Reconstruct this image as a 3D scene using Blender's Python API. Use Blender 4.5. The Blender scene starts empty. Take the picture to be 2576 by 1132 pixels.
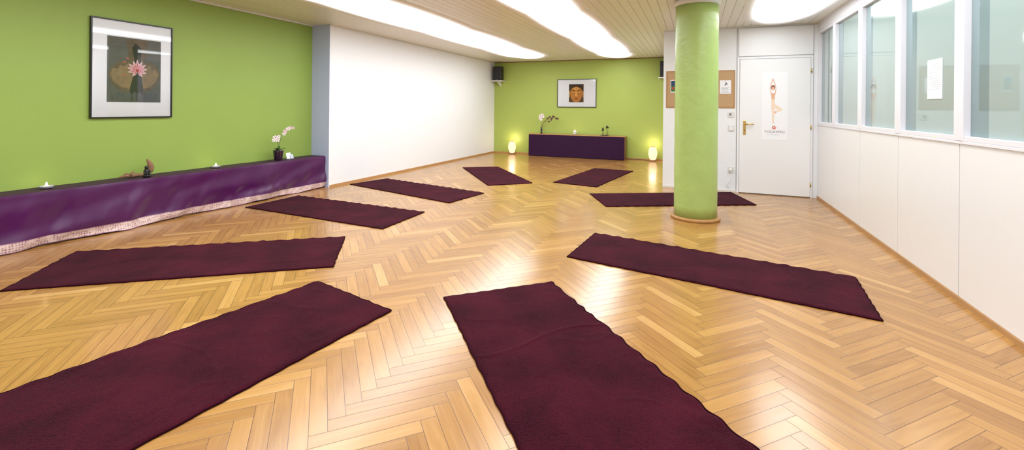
import bpy, bmesh, math, random
from mathutils import Vector, Matrix, noise
random.seed(7)
S = bpy.context.scene
C = S.collection
try: S.view_settings.view_transform = 'Standard'
except Exception: pass
W, Hh = 2576, 1132
# ------------------------------------------------------------------ camera
F, CX, Y0, ROLL, YAW, EYE = 1130.0, 1288.0, 270.5, 0.0095, math.atan(462/1130), 1.3
fwd = Vector((-math.sin(YAW), math.cos(YAW), 0)); r0 = Vector((math.cos(YAW), math.sin(YAW), 0)); up0 = Vector((0,0,1))
rt = r0*math.cos(ROLL)+up0*math.sin(ROLL); up = -r0*math.sin(ROLL)+up0*math.cos(ROLL)
eye = Vector((0,0,EYE))
cd = bpy.data.cameras.new('camera'); cam = bpy.data.objects.new('camera', cd); C.objects.link(cam)
cd.sensor_width = 36; cd.lens = F/W*36; cd.shift_y = -(Hh/2-Y0)/W; cd.clip_start = .02
m = Matrix((rt, up, -fwd)).transposed().to_4x4(); m.translation = eye; cam.matrix_world = m
S.camera = cam
def ray(u, v): return fwd + rt*((u-CX)/F) + up*((Y0-v)/F)
def ptX(u, v, X): d = ray(u,v); return eye + d*((X-eye.x)/d.x)
def ptY(u, v, Y): d = ray(u,v); return eye + d*((Y-eye.y)/d.y)
def ptZ(u, v, Z): d = ray(u,v); return eye + d*((Z-eye.z)/d.z)
# ------------------------------------------------------------------ materials
def srgb(r,g,b):
    f = lambda c: (c/255/12.92) if c/255 <= .04045 else ((c/255+.055)/1.055)**2.4
    return (f(r), f(g), f(b), 1)
def newmat(n):
    mt = bpy.data.materials.new(n); mt.use_nodes = True
    nt = mt.node_tree; return mt, nt, nt.nodes['Principled BSDF']
def mat(n, col, rough=.6, metal=0, var=0, vscale=8, bump=0, bscale=60, emit=None, es=0, coat=0, sheen=0, spec=.5):
    mt, nt, b = newmat(n)
    b.inputs['Base Color'].default_value = col; b.inputs['Roughness'].default_value = rough
    b.inputs['Metallic'].default_value = metal; b.inputs['Coat Weight'].default_value = coat
    b.inputs['Sheen Weight'].default_value = sheen; b.inputs['Specular IOR Level'].default_value = spec
    if emit: b.inputs['Emission Color'].default_value = emit; b.inputs['Emission Strength'].default_value = es
    tc = nt.nodes.new('ShaderNodeTexCoord')
    if var:
        nz = nt.nodes.new('ShaderNodeTexNoise'); nz.inputs['Scale'].default_value = vscale; nz.inputs['Detail'].default_value = 5
        nt.links.new(tc.outputs['Object'], nz.inputs['Vector'])
        mx = nt.nodes.new('ShaderNodeMix'); mx.data_type = 'RGBA'
        mx.inputs['A'].default_value = tuple(c*(1-var) for c in col[:3])+(1,); mx.inputs['B'].default_value = tuple(min(1,c*(1+var)) for c in col[:3])+(1,)
        nt.links.new(nz.outputs['Fac'], mx.inputs['Factor']); nt.links.new(mx.outputs['Result'], b.inputs['Base Color'])
    if bump:
        nb = nt.nodes.new('ShaderNodeTexNoise'); nb.inputs['Scale'].default_value = bscale; nb.inputs['Detail'].default_value = 3
        nt.links.new(tc.outputs['Object'], nb.inputs['Vector'])
        bp = nt.nodes.new('ShaderNodeBump'); bp.inputs['Strength'].default_value = bump; bp.inputs['Distance'].default_value = .01
        nt.links.new(nb.outputs['Fac'], bp.inputs['Height']); nt.links.new(bp.outputs['Normal'], b.inputs['Normal'])
    return mt
M = {}
M['green'] = mat('green_paint', srgb(138,163,74), .55, var=.05, vscale=2, bump=.12, bscale=90)
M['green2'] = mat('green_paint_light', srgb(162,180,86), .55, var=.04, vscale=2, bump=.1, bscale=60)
M['greencol'] = mat('green_column_paint', srgb(160,183,104), .35, var=.12, vscale=5, bump=.5, bscale=14)
M['white'] = mat('white_wall', srgb(229,230,233), .6, var=.015, vscale=3, bump=.06, bscale=60)
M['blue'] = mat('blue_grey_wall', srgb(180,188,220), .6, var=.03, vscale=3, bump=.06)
M['panel'] = mat('white_laminate', srgb(232,231,233), .35, var=.01)
M['door'] = mat('white_lacquer', srgb(232,232,234), .3)
M['frame_white'] = mat('white_window_frame', srgb(226,225,232), .35)
M['gap'] = mat('shadow_gap', srgb(112,112,118), .8)
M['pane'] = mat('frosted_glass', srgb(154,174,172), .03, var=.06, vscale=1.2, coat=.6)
M['pane2'] = mat('pane_band_dark', srgb(118,142,146), .04, var=.05, vscale=1.2, coat=.5)
M['trimwood'] = mat('oak_trim', srgb(178,134,88), .4, var=.15, vscale=12)
M['altarwood'] = mat('altar_wood', srgb(120,82,52), .5, var=.15, vscale=12)
M['ringwood'] = mat('column_ring_wood', srgb(170,124,72), .35, var=.15, vscale=12)
M['black'] = mat('black_frame', srgb(18,16,20), .3)
M['plastic_black'] = mat('black_plastic', srgb(22,22,24), .45)
M['grille'] = mat('speaker_grille', srgb(38,38,42), .7, bump=.5, bscale=300)
M['passepartout'] = mat('white_mount', srgb(250,250,252), .7)
M['paper'] = mat('white_paper', srgb(234,234,238), .7)
M['ink'] = mat('grey_ink', srgb(120,122,130), .8)
M['faint'] = mat('faint_ink', srgb(176,178,186), .8)
M['cork'] = mat('cork', srgb(184,150,112), .9, var=.15, vscale=60, bump=.3, bscale=150)
M['brass'] = mat('brass', srgb(200,165,95), .25, metal=1)
M['plate'] = mat('switch_plastic', srgb(214,212,206), .35)
M['purple'] = mat('purple_satin', srgb(70,7,72), .30, var=.3, vscale=3, sheen=.1)
M['purpletop'] = mat('dark_purple_cloth', srgb(52,14,44), .65, var=.2, vscale=6)
M['purple2'] = mat('altar_purple_cloth', srgb(46,14,50), .7, var=.15, vscale=6, spec=.2)
M['pot'] = mat('aubergine_ceramic', srgb(38,20,40), .2, coat=.6)
M['leaf'] = mat('orchid_leaf', srgb(52,92,40), .4)
M['stem'] = mat('orchid_stem', srgb(96,110,60), .5)
M['twig'] = mat('brown_twig', srgb(92,56,48), .6)
M['petal'] = mat('orchid_petal', srgb(232,222,222), .5)
M['petalpink'] = mat('orchid_petal_pink', srgb(216,188,196), .5)
M['pinkcore'] = mat('orchid_lip', srgb(166,94,112), .5)
M['drift'] = mat('driftwood', srgb(136,100,72), .75, var=.3, vscale=25, bump=.5, bscale=60)
M['stone'] = mat('black_stone', srgb(22,20,22), .35, bump=.2)
M['wax'] = mat('candle_wax', srgb(230,210,176), .5, emit=(1,.62,.25,1), es=.9)
M['flame'] = mat('candle_flame', srgb(255,225,170), .5, emit=(1,.72,.36,1), es=60)
M['glassy'] = mat('smoky_glass_dish', srgb(150,150,160), .05, coat=.6)
M['lamp'] = mat('paper_lamp_glow', srgb(130,110,90), .7, var=.05, vscale=20, emit=(1,.70,.42,1), es=1.45, spec=.1)
M['lampbase'] = mat('lamp_base', srgb(150,110,70), .5)
M['cardblue'] = mat('card_print', srgb(190,195,215), .6)
M['cable'] = mat('white_cable', srgb(225,225,225), .5)
def sm(n, r,g,b, rough=.7): 
    if n not in M: M[n] = mat(n, srgb(r,g,b), rough)
    return M[n]
# light diffuser: glow fades toward its rim to imitate overexposed bleed (stored per vertex)
mt, nt, b = newmat('ceiling_light_glow'); b.inputs['Base Color'].default_value=(.9,.9,.9,1); b.inputs['Roughness'].default_value=.8
b.inputs['Emission Color'].default_value=(.93,.965,1,1)
at=nt.nodes.new('ShaderNodeAttribute'); at.attribute_name='rim'; mr=nt.nodes.new('ShaderNodeMapRange'); mr.inputs['To Min'].default_value=.0; mr.inputs['To Max'].default_value=8.6
nt.links.new(at.outputs['Fac'],mr.inputs['Value']); nt.links.new(mr.outputs[0],b.inputs['Emission Strength']); M['glow']=mt
# picture glass
mt = bpy.data.materials.new('picture_glass'); mt.use_nodes=True; nt=mt.node_tree; nt.nodes.clear()
o=nt.nodes.new('ShaderNodeOutputMaterial'); t=nt.nodes.new('ShaderNodeBsdfTransparent'); g=nt.nodes.new('ShaderNodeBsdfGlossy'); g.inputs['Roughness'].default_value=.02
mx=nt.nodes.new('ShaderNodeMixShader'); fr=nt.nodes.new('ShaderNodeFresnel'); fr.inputs['IOR'].default_value=1.5
nt.links.new(fr.outputs[0],mx.inputs[0]); nt.links.new(t.outputs[0],mx.inputs[1]); nt.links.new(g.outputs[0],mx.inputs[2]); nt.links.new(mx.outputs[0],o.inputs[0]); M['glass']=mt
# mat fleece
def fleece():
    mt, nt, b = newmat('burgundy_fleece'); N=nt.nodes; L=nt.links
    tc=N.new('ShaderNodeTexCoord')
    n1=N.new('ShaderNodeTexNoise'); n1.inputs['Scale'].default_value=150; n1.inputs['Detail'].default_value=3
    n2=N.new('ShaderNodeTexNoise'); n2.inputs['Scale'].default_value=3; n2.inputs['Detail'].default_value=4
    L.new(tc.outputs['Object'],n1.inputs['Vector']); L.new(tc.outputs['Object'],n2.inputs['Vector'])
    ad=N.new('ShaderNodeMath'); ad.operation='ADD'; L.new(n1.outputs['Fac'],ad.inputs[0]); L.new(n2.outputs['Fac'],ad.inputs[1])
    mr=N.new('ShaderNodeMapRange'); mr.inputs['From Min'].default_value=.65; mr.inputs['From Max'].default_value=1.35; L.new(ad.outputs[0],mr.inputs['Value'])
    cr=N.new('ShaderNodeValToRGB'); cr.color_ramp.elements[0].color=srgb(32,5,15); cr.color_ramp.elements[1].color=srgb(72,18,34)
    L.new(mr.outputs[0],cr.inputs[0]); L.new(cr.outputs[0],b.inputs['Base Color'])
    b.inputs['Roughness'].default_value=1; b.inputs['Specular IOR Level'].default_value=.03; b.inputs['Sheen Weight'].default_value=.03
    bp=N.new('ShaderNodeBump'); bp.inputs['Strength'].default_value=.9; bp.inputs['Distance'].default_value=.004
    L.new(n1.outputs['Fac'],bp.inputs['Height']); L.new(bp.outputs[0],b.inputs['Normal'])
    return mt
M['fleece']=fleece(); M['hem']=mat('fleece_edge', srgb(40,7,18), .95, spec=.05)
# patterned border
def border():
    mt, nt, b = newmat('woven_border'); N=nt.nodes; L=nt.links
    tc=N.new('ShaderNodeTexCoord')
    v=N.new('ShaderNodeTexVoronoi'); v.inputs['Scale'].default_value=50; v.inputs['Randomness'].default_value=.3
    L.new(tc.outputs['Object'],v.inputs['Vector'])
    cr=N.new('ShaderNodeValToRGB'); e=cr.color_ramp.elements
    e[0].color=srgb(116,66,94); e[0].position=.12; e[1].color=srgb(206,182,174); e[1].position=.6
    x=cr.color_ramp.elements.new(.34); x.color=srgb(182,150,146)
    L.new(v.outputs['Distance'],cr.inputs[0]); L.new(cr.outputs[0],b.inputs['Base Color']); b.inputs['Roughness'].default_value=.5
    return mt
M['border']=border(); M['braid']=mat('border_braid', srgb(120,72,112), .5)
# ceiling boards
def ceilmat():
    mt, nt, b = newmat('ceiling_boards'); N=nt.nodes; L=nt.links
    g=N.new('ShaderNodeNewGeometry'); sx=N.new('ShaderNodeSeparateXYZ'); L.new(g.outputs['Position'],sx.inputs[0])
    pp=N.new('ShaderNodeMath'); pp.operation='PINGPONG'; pp.inputs[1].default_value=.055; L.new(sx.outputs['X'],pp.inputs[0])
    mr=N.new('ShaderNodeMapRange'); mr.inputs['From Min'].default_value=.0; mr.inputs['From Max'].default_value=.006; L.new(pp.outputs[0],mr.inputs['Value'])
    fl=N.new('ShaderNodeMath'); fl.operation='DIVIDE'; fl.inputs[1].default_value=.11; L.new(sx.outputs['X'],fl.inputs[0])
    f2=N.new('ShaderNodeMath'); f2.operation='FLOOR'; L.new(fl.outputs[0],f2.inputs[0])
    wn=N.new('ShaderNodeTexWhiteNoise'); wn.noise_dimensions='1D'; L.new(f2.outputs[0],wn.inputs['W'])
    c1=N.new('ShaderNodeMix'); c1.data_type='RGBA'; c1.inputs['A'].default_value=srgb(232,231,220); c1.inputs['B'].default_value=srgb(238,237,227); L.new(wn.outputs['Value'],c1.inputs['Factor'])
    mx=N.new('ShaderNodeMix'); mx.data_type='RGBA'; mx.inputs['A'].default_value=srgb(160,154,140); L.new(c1.outputs['Result'],mx.inputs['B']); L.new(mr.outputs[0],mx.inputs['Factor'])
    L.new(mx.outputs['Result'],b.inputs['Base Color']); b.inputs['Roughness'].default_value=.35
    bp=N.new('ShaderNodeBump'); bp.inputs['Strength'].default_value=.5; bp.inputs['Distance'].default_value=.006; L.new(mr.outputs[0],bp.inputs['Height']); L.new(bp.outputs[0],b.inputs['Normal'])
    return mt
M['ceil']=ceilmat()
PW, PN = .071, 7; PL = PW*PN
def floormat():
    mt, nt, b = newmat('herringbone_oak'); N=nt.nodes; L=nt.links
    uv=N.new('ShaderNodeUVMap'); uv.uv_map='plank'; at=N.new('ShaderNodeAttribute'); at.attribute_name='tone'
    su=N.new('ShaderNodeSeparateXYZ'); L.new(uv.outputs[0],su.inputs[0]); sc=N.new('ShaderNodeSeparateColor'); L.new(at.outputs['Color'],sc.inputs[0])
    def mth(op,a,bb=None,c=None):
        n=N.new('ShaderNodeMath'); n.operation=op
        for i,x in enumerate((a,bb,c)):
            if x is None: continue
            if isinstance(x,(int,float)): n.inputs[i].default_value=x
            else: L.new(x,n.inputs[i])
        return n.outputs[0]
    off=mth('MULTIPLY',sc.outputs[1],50)
    cb=N.new('ShaderNodeCombineXYZ'); L.new(mth('ADD',mth('MULTIPLY',su.outputs[0],3),off),cb.inputs[0]); L.new(mth('MULTIPLY',su.outputs[1],70),cb.inputs[1]); L.new(off,cb.inputs[2])
    n1=N.new('ShaderNodeTexNoise'); n1.inputs['Scale'].default_value=1; n1.inputs['Detail'].default_value=6; n1.inputs['Distortion'].default_value=.6; L.new(cb.outputs[0],n1.inputs['Vector'])
    cb2=N.new('ShaderNodeCombineXYZ'); L.new(mth('ADD',mth('MULTIPLY',su.outputs[0],2.2),off),cb2.inputs[0]); L.new(mth('MULTIPLY',su.outputs[1],18),cb2.inputs[1]); L.new(off,cb2.inputs[2])
    n2=N.new('ShaderNodeTexNoise'); n2.inputs['Scale'].default_value=1; n2.inputs['Detail'].default_value=3; n2.inputs['Distortion'].default_value=1.5; L.new(cb2.outputs[0],n2.inputs['Vector'])
    fac=mth('ADD',mth('MULTIPLY',sc.outputs[0],.52),mth('ADD',mth('MULTIPLY',n1.outputs['Fac'],.34),mth('MULTIPLY',n2.outputs['Fac'],.36)))
    fac=mth('SUBTRACT',fac,.11)
    cr=N.new('ShaderNodeValToRGB'); e=cr.color_ramp.elements
    e[0].position=.05; e[0].color=srgb(132,88,42); e[1].position=.98; e[1].color=srgb(204,165,108)
    x=e.new(.5); x.color=srgb(176,130,70)
    L.new(fac,cr.inputs[0])
    du=mth('MINIMUM',su.outputs[0],mth('SUBTRACT',PL,su.outputs[0])); dv=mth('MINIMUM',su.outputs[1],mth('SUBTRACT',PW,su.outputs[1]))
    dd=mth('MINIMUM',du,dv)
    mr=N.new('ShaderNodeMapRange'); mr.inputs['From Min'].default_value=.0005; mr.inputs['From Max'].default_value=.0020; L.new(dd,mr.inputs['Value'])
    mx=N.new('ShaderNodeMix'); mx.data_type='RGBA'; mx.inputs['A'].default_value=srgb(92,58,30); L.new(cr.outputs[0],mx.inputs['B']); L.new(mr.outputs[0],mx.inputs['Factor'])
    L.new(mx.outputs['Result'],b.inputs['Base Color'])
    L.new(mth('ADD',.17,mth('MULTIPLY',n1.outputs['Fac'],.14)),b.inputs['Roughness'])
    b.inputs['Coat Weight'].default_value=.2; b.inputs['Coat Roughness'].default_value=.12; b.inputs['Specular IOR Level'].default_value=.5
    g=N.new('ShaderNodeNewGeometry'); n3=N.new('ShaderNodeTexNoise'); n3.inputs['Scale'].default_value=5; L.new(g.outputs['Position'],n3.inputs['Vector'])
    tilt=mth('MULTIPLY',mth('MULTIPLY',mth('SUBTRACT',sc.outputs[2],.5),su.outputs[1]),16)
    hh=mth('ADD',mth('MULTIPLY',mr.outputs[0],.25),mth('ADD',mth('MULTIPLY',n1.outputs['Fac'],.15),mth('ADD',mth('MULTIPLY',n3.outputs['Fac'],.5),tilt)))
    bp=N.new('ShaderNodeBump'); bp.inputs['Strength'].default_value=.25; bp.inputs['Distance'].default_value=.004; L.new(hh,bp.inputs['Height']); L.new(bp.outputs[0],b.inputs['Normal'])
    return mt
M['floor']=floormat()
# ------------------------------------------------------------------ builders
def wloc(o):
    v = Vector((0,0,0))
    while o: v += o.location; o = o.parent
    return v
class B:
    def __init__(s): s.v=[]; s.f=[]
    def add(s, vs, fs):
        n=len(s.v); s.v += [Vector(p) for p in vs]; s.f += [tuple(i+n for i in f) for f in fs]; return s
    def box(s, x0,x1,y0,y1,z0,z1):
        return s.add([(x0,y0,z0),(x1,y0,z0),(x1,y1,z0),(x0,y1,z0),(x0,y0,z1),(x1,y0,z1),(x1,y1,z1),(x0,y1,z1)],
            [(3,2,1,0),(4,5,6,7),(0,1,5,4),(1,2,6,5),(2,3,7,6),(3,0,4,7)])
    def tube(s, pts, rad, seg=10):
        pts=[Vector(p) for p in pts]; n=len(pts)
        if not hasattr(rad,'__len__'): rad=[rad]*n
        vs=[]; fs=[]; ref=Vector((.31,.17,.93)).normalized()
        for i,p in enumerate(pts):
            t=(pts[min(i+1,n-1)]-pts[max(i-1,0)]).normalized()
            a=ref-t*ref.dot(t)
            if a.length<1e-3: a=Vector((1,0,0))-t*t.x
            a.normalize(); ref=a; c=t.cross(a)
            for k in range(seg):
                th=2*math.pi*k/seg; vs.append(p+(a*math.cos(th)+c*math.sin(th))*rad[i])
        for i in range(n-1):
            for k in range(seg):
                k2=(k+1)%seg; fs.append((i*seg+k,i*seg+k2,(i+1)*seg+k2,(i+1)*seg+k))
        fs.append(tuple(range(seg-1,-1,-1))); fs.append(tuple((n-1)*seg+k for k in range(seg)))
        return s.add(vs,fs)
    def lathe(s, c, prof, seg=32, close=True):
        vs=[]; fs=[]; c=Vector(c)
        for r,z in prof:
            for k in range(seg):
                th=2*math.pi*k/seg; vs.append(c+Vector((r*math.cos(th),r*math.sin(th),z)))
        for i in range(len(prof)-1):
            for k in range(seg):
                k2=(k+1)%seg; fs.append((i*seg+k,i*seg+k2,(i+1)*seg+k2,(i+1)*seg+k))
        if close:
            fs.append(tuple(range(seg-1,-1,-1))); n=len(prof)-1; fs.append(tuple(n*seg+k for k in range(seg)))
        return s.add(vs,fs)
    def ell(s, c, rx,ry,rz, seg=14, rings=8, rot=None):
        c=Vector(c); vs=[]; fs=[]
        for i in range(1,rings):
            ph=math.pi*i/rings
            for k in range(seg):
                th=2*math.pi*k/seg; p=Vector((rx*math.sin(ph)*math.cos(th),ry*math.sin(ph)*math.sin(th),rz*math.cos(ph)))
                if rot: p=rot@p
                vs.append(c+p)
        t=Vector((0,0,rz)); bt=Vector((0,0,-rz))
        if rot: t=rot@t; bt=rot@bt
        vs += [c+t,c+bt]; T=len(vs)-2
        for i in range(rings-2):
            for k in range(seg):
                k2=(k+1)%seg; fs.append((i*seg+k,(i+1)*seg+k,(i+1)*seg+k2,i*seg+k2))
        for k in range(seg):
            k2=(k+1)%seg; fs.append((T,k,k2)); fs.append((T+1,(rings-2)*seg+k2,(rings-2)*seg+k))
        return s.add(vs,fs)
    def done(s, name, m, parent=None, smooth=False, bevel=0):
        if parent is not None: org=wloc(parent)
        else:
            xs=[p.x for p in s.v]; ys=[p.y for p in s.v]; org=Vector(((min(xs)+max(xs))/2,(min(ys)+max(ys))/2,min(p.z for p in s.v)))
        me=bpy.data.meshes.new(name); me.from_pydata([p-org for p in s.v],[],s.f); me.update()
        me.materials.append(M[m] if isinstance(m,str) else m)
        if smooth:
            for p in me.polygons: p.use_smooth=True
        o=bpy.data.objects.new(name,me); C.objects.link(o)
        if parent is not None: o.parent=parent
        else: o.location=org
        if bevel:
            md=o.modifiers.new('bevel','BEVEL'); md.width=bevel; md.segments=2; md.limit_method='ANGLE'
        return o
def tag(o,label,cat,group=None):
    o['label']=label; o['category']=cat
    if group: o['group']=group
    return o
def thing(name,loc,label,cat,group=None):
    o=bpy.data.objects.new(name,None); C.objects.link(o); o.location=loc; o.empty_display_size=.1
    return tag(o,label,cat,group)
def struct(o): o['kind']='structure'; return o
def box(name,m,x0,x1,y0,y1,z0,z1,parent=None,bevel=0):
    return B().box(min(x0,x1),max(x0,x1),min(y0,y1),max(y0,y1),min(z0,z1),max(z0,z1)).done(name,m,parent,bevel=bevel)
class Fr:   # a flat wall frame
    def __init__(s,o,r,n): s.o=Vector(o); s.r=Vector(r); s.n=Vector(n)
    def p(s,a,b,n=0): return s.o+s.r*a+Vector((0,0,1))*b+s.n*n
    def poly(s,name,pts,m,parent,n):
        return B().add([s.p(a,b,n) for a,b in pts],[tuple(range(len(pts)))]).done(name,m,parent)
def ellpts(cx,cy,rx,ry,k=24,rot=0):
    out=[]
    for i in range(k):
        t=2*math.pi*i/k; x=rx*math.cos(t); y=ry*math.sin(t)
        out.append((cx+x*math.cos(rot)-y*math.sin(rot), cy+x*math.sin(rot)+y*math.cos(rot)))
    return out
def text(body,size,m,parent,fr,a,b,n,name='lettering'):
    cu=bpy.data.curves.new('t','FONT'); cu.body=body; cu.size=size; cu.align_x='CENTER'; cu.align_y='CENTER'
    o=bpy.data.objects.new('t',cu); C.objects.link(o); bpy.context.view_layer.update()
    me=bpy.data.meshes.new_from_object(o.evaluated_get(bpy.context.evaluated_depsgraph_get()))
    bb=B().add([fr.p(a+v.co.x,b+v.co.y,n) for v in me.vertices],[tuple(p.vertices) for p in me.polygons])
    bpy.data.objects.remove(o); return bb.done(name,m,parent)
# ------------------------------------------------------------------ shell
XL, XP, YP, YB, YD, XN, XR, YS, HC = -5.77, -5.40, 5.52, 11.85, 7.88, -.50, 1.68, -1.2, 2.6
T=.1
# floor: every plank a face with its own tone and its own grain direction
bm=bmesh.new(); uvl=bm.loops.layers.uv.new('plank'); cl=bm.loops.layers.color.new('tone')
ca=math.cos(math.pi/4); R45=lambda x,y:((x-y)*ca-2.05,(x+y)*ca+5.3)
for k in range(-125,126):
    for mm in range(-8,9):
        for kind in (0,1):
            if kind==0: x0=k+2*PN*mm; y0=k; x1=x0+PN; y1=y0+1
            else: x0=k+2*PN*mm; y0=k+1; x1=x0+1; y1=y0+PN
            cxx,cyy=R45((x0+x1)/2*PW,(y0+y1)/2*PW)
            if not(XL-.4<cxx<XR+.4 and YS-.4<cyy<YB+.4): continue
            q=[R45(a*PW,b_*PW) for a,b_ in ((x0,y0),(x1,y0),(x1,y1),(x0,y1))]
            fc=bm.faces.new([bm.verts.new((a,b_,0)) for a,b_ in q])
            uvs=[(0,0),(PL,0),(PL,PW),(0,PW)] if kind==0 else [(0,0),(0,PW),(PL,PW),(PL,0)]
            t=(min(.9,max(.1,random.gauss(.5,.18))),random.random(),random.random(),1)
            for lp,u in zip(fc.loops,uvs): lp[uvl].uv=u; lp[cl]=t
for co,no in (((XL,0,0),(-1,0,0)),((XR,0,0),(1,0,0)),((0,YS,0),(0,-1,0)),((0,YB,0),(0,1,0))):
    bmesh.ops.bisect_plane(bm,geom=bm.verts[:]+bm.edges[:]+bm.faces[:],plane_co=co,plane_no=no,clear_outer=True)
me=bpy.data.meshes.new('floor'); bm.to_mesh(me); bm.free(); me.materials.append(M['floor'])
fo=bpy.data.objects.new('floor',me); C.objects.link(fo); struct(fo)
struct(box('ceiling','ceil',XL-T,XR+T,YS-T,YB+T,HC,HC+.1))
struct(box('wall_left','green',XL-T,XL,YS-T,YP+.1,0,HC))
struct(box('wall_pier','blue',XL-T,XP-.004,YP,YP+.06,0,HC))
struct(box('wall_left_far','white',XL,XP,YP+.003,YB+T,0,HC))
struct(box('wall_back','green2',XP,XN+T,YB,YB+T,0,HC))
struct(box('wall_partition_side','white',XN,XN+T,YD+.1,YB,0,HC))
wp=struct(box('wall_partition','white',XN,XR+T,YD,YD+.1,0,HC))
wr=struct(box('wall_right','gap',XR+.05,XR+T+.05,YS-T,YD,0,HC))
struct(box('wall_rear','white',XL-T,XR+T,YS-T,YS,0,HC))
struct(box('baseboard_left','trimwood',XP,XP+.012,YP+.02,YB,0,.035))
struct(box('baseboard_back','trimwood',XP+.012,XN,YB-.012,YB,0,.035))
struct(box('baseboard_right','trimwood',XR-.008,XR+.05,YS,YD,0,.034))
struct(box('baseboard_partition','plate',XN,.60,YD-.012,YD,0,.03))
struct(box('trim_1','altarwood',XP,XN,YB-.015,YB,HC-.018,HC))
struct(box('trim_2','plate',XP,XP+.012,YP,YB-.02,HC-.02,HC))
struct(box('trim_3','plate',XN,XR,YD-.015,YD,HC-.02,HC))
struct(box('trim_4','plate',XL,XL+.012,YS,YP,HC-.02,HC))
# right wall: lower panels and windows
seams=[YD]+[7.05-1.01*i for i in range(9)]; seams[-1]=YS
for i in range(9):
    box('wall_panel','panel',XR,XR+.05,seams[i+1]+.005,seams[i]-.005,.035,1.08,wr,bevel=.002)
box('sill','frame_white',XR-.008,XR+.05,YS,YD,1.08,1.10,wr,bevel=.003)
box('head_rail','frame_white',XR-.005,XR+.05,YS,YD,2.47,HC,wr,bevel=.003)
for i in range(9):
    a,bq=seams[i+1],seams[i]
    w=thing('window_%d'%(i+1),(XR,(a+bq)/2,1.10),'',''); del w['label']; del w['category']; struct(w)
    fb=B()
    fb.box(XR-.010,XR+.05,a,a+.058,1.10,2.47); fb.box(XR-.010,XR+.05,bq-.058,bq,1.10,2.47)
    fb.box(XR-.005,XR+.05,a+.058,bq-.058,1.10,1.135); fb.box(XR-.005,XR+.05,a+.058,bq-.058,2.43,2.47)
    fb.done('window_frame','frame_white',w,bevel=.004)
    sp=bq-.058-.2*(bq-a)
    box('dark_pane_band','pane2',XR+.032,XR+.046,sp,bq-.059,1.136,2.43,w)  # separate darker strip along the far side of each pane
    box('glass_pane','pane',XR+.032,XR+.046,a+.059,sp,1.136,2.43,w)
# door, transom
DX0=ptY(1859,320,YD-.02).x; DX1=ptY(2039,320,YD-.02).x; DT=ptY(1858,150,YD-.02).z
d=thing('door_1',((DX0+DX1)/2,YD,0),'',''); del d['label']; del d['category']; struct(d)
box('door_leaf','door',DX0+.006,DX1-.006,YD-.035,YD-.004,.012,DT,d,bevel=.003)
fb=B(); fb.box(DX0-.03,DX0+.003,YD-.02,YD,0,DT+.03); fb.box(DX1-.003,DX1+.03,YD-.02,YD,0,DT+.03); fb.box(DX0+.003,DX1-.003,YD-.02,YD,DT+.006,DT+.03)
fb.done('door_frame','door',d,bevel=.002)
fb=B(); fb.box(DX0+.0035,DX0+.006,YD-.01,YD-.002,.012,DT); fb.box(DX1-.006,DX1-.0035,YD-.01,YD-.002,.012,DT); fb.done('door_gap','gap',d)
hx=DX0+.075; hz=ptY(1873,312,YD).z
hp=box('handle_plate','brass',hx-.018,hx+.018,YD-.041,YD-.035,hz-.17,hz+.055,d,bevel=.003)
B().tube([(hx,YD-.04,hz),(hx,YD-.085,hz),(hx+.02,YD-.092,hz),(hx+.11,YD-.09,hz+.002),(hx+.125,YD-.085,hz)],[.009,.008,.009,.009,.007]).done('handle_lever','brass',hp,smooth=True)
box('keyhole','black',hx-.004,hx+.004,YD-.0425,YD-.041,hz-.11,hz-.085,hp)
for vz in (178,320,464):
    z=ptY(2038,vz,YD).z
    B().tube([(DX1+.002,YD-.04,z-.03),(DX1+.002,YD-.04,z+.03)],.008,10).done('hinge','brass',d,smooth=True)
tp=box('transom_panel','door',DX0-.01,DX1+.03,YD-.02,YD,DT+.05,HC-.03,wp,bevel=.003)
fb=B(); fb.box(DX0-.036,DX0-.031,YD-.004,YD,0,HC-.02); fb.box(DX1+.031,DX1+.036,YD-.004,YD,0,HC-.02); fb.done('panel_joint','gap',wp)
# poster on the door
FY=YD-.0365; fd=Fr((0,FY,0),(1,0,0),(0,-1,0))
pp=lambda u,v:(ptY(u,v,FY).x,ptY(u,v,FY).z)
px0,px1=pp(1917,265)[0],pp(1981,265)[0]; pz0,pz1=pp(1950,352)[1],pp(1950,181)[1]
po=thing('poster',((px0+px1)/2,FY,pz0),'white poster of a woman in tree pose with red flower emblem on the door','poster')
B().box(px0,px1,FY-.001,FY+.0005,pz0,pz1).done('sheet',mat('poster_paper',srgb(238,238,242),.6),po)
skin=sm('print_skin',226,180,156); hair=sm('print_hair',112,54,36); cloth=sm('print_cream',236,214,192); cloth2=sm('print_peach',224,172,142)
fg=fd.poly('printed_figure',[pp(*q) for q in [(1940,262),(1940.5,248),(1939,239),(1942,234),(1948,234),(1950.5,239),(1949,248),(1950,262),(1964,271),(1969,276),(1964,279.5),(1952,283),(1950,280),(1958,276),(1948,273),(1948,290),(1946.5,306),(1949,310),(1942.5,310),(1942,290),(1940.5,275)]][::-1],cloth,po,.0015)
def fp(name,uvs,m_,n): return fd.poly(name,[pp(*q) for q in uvs][::-1],m_,fg,n)
for sg in (-1,1):
    U=lambda a:1944.8+sg*a
    pts_=[(U(5.7),239),(U(8.5),222),(U(5.4),209),(U(1.1),198),(U(0),196),(U(0),202),(U(3.4),211),(U(6.4),222),(U(3.8),235)]
    fp('raised_arm',pts_ if sg>0 else pts_[::-1],skin,.0018)
fd.poly('hair',[pp(1944.8+5*math.cos(t*.4),220.5+6.6*math.sin(t*.4)) for t in range(16)],hair,fg,.0021)
fd.poly('face',[pp(1944.8+3.3*math.cos(t*.4),222.5+4.9*math.sin(t*.4)) for t in range(16)],skin,fg,.0024)
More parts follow.
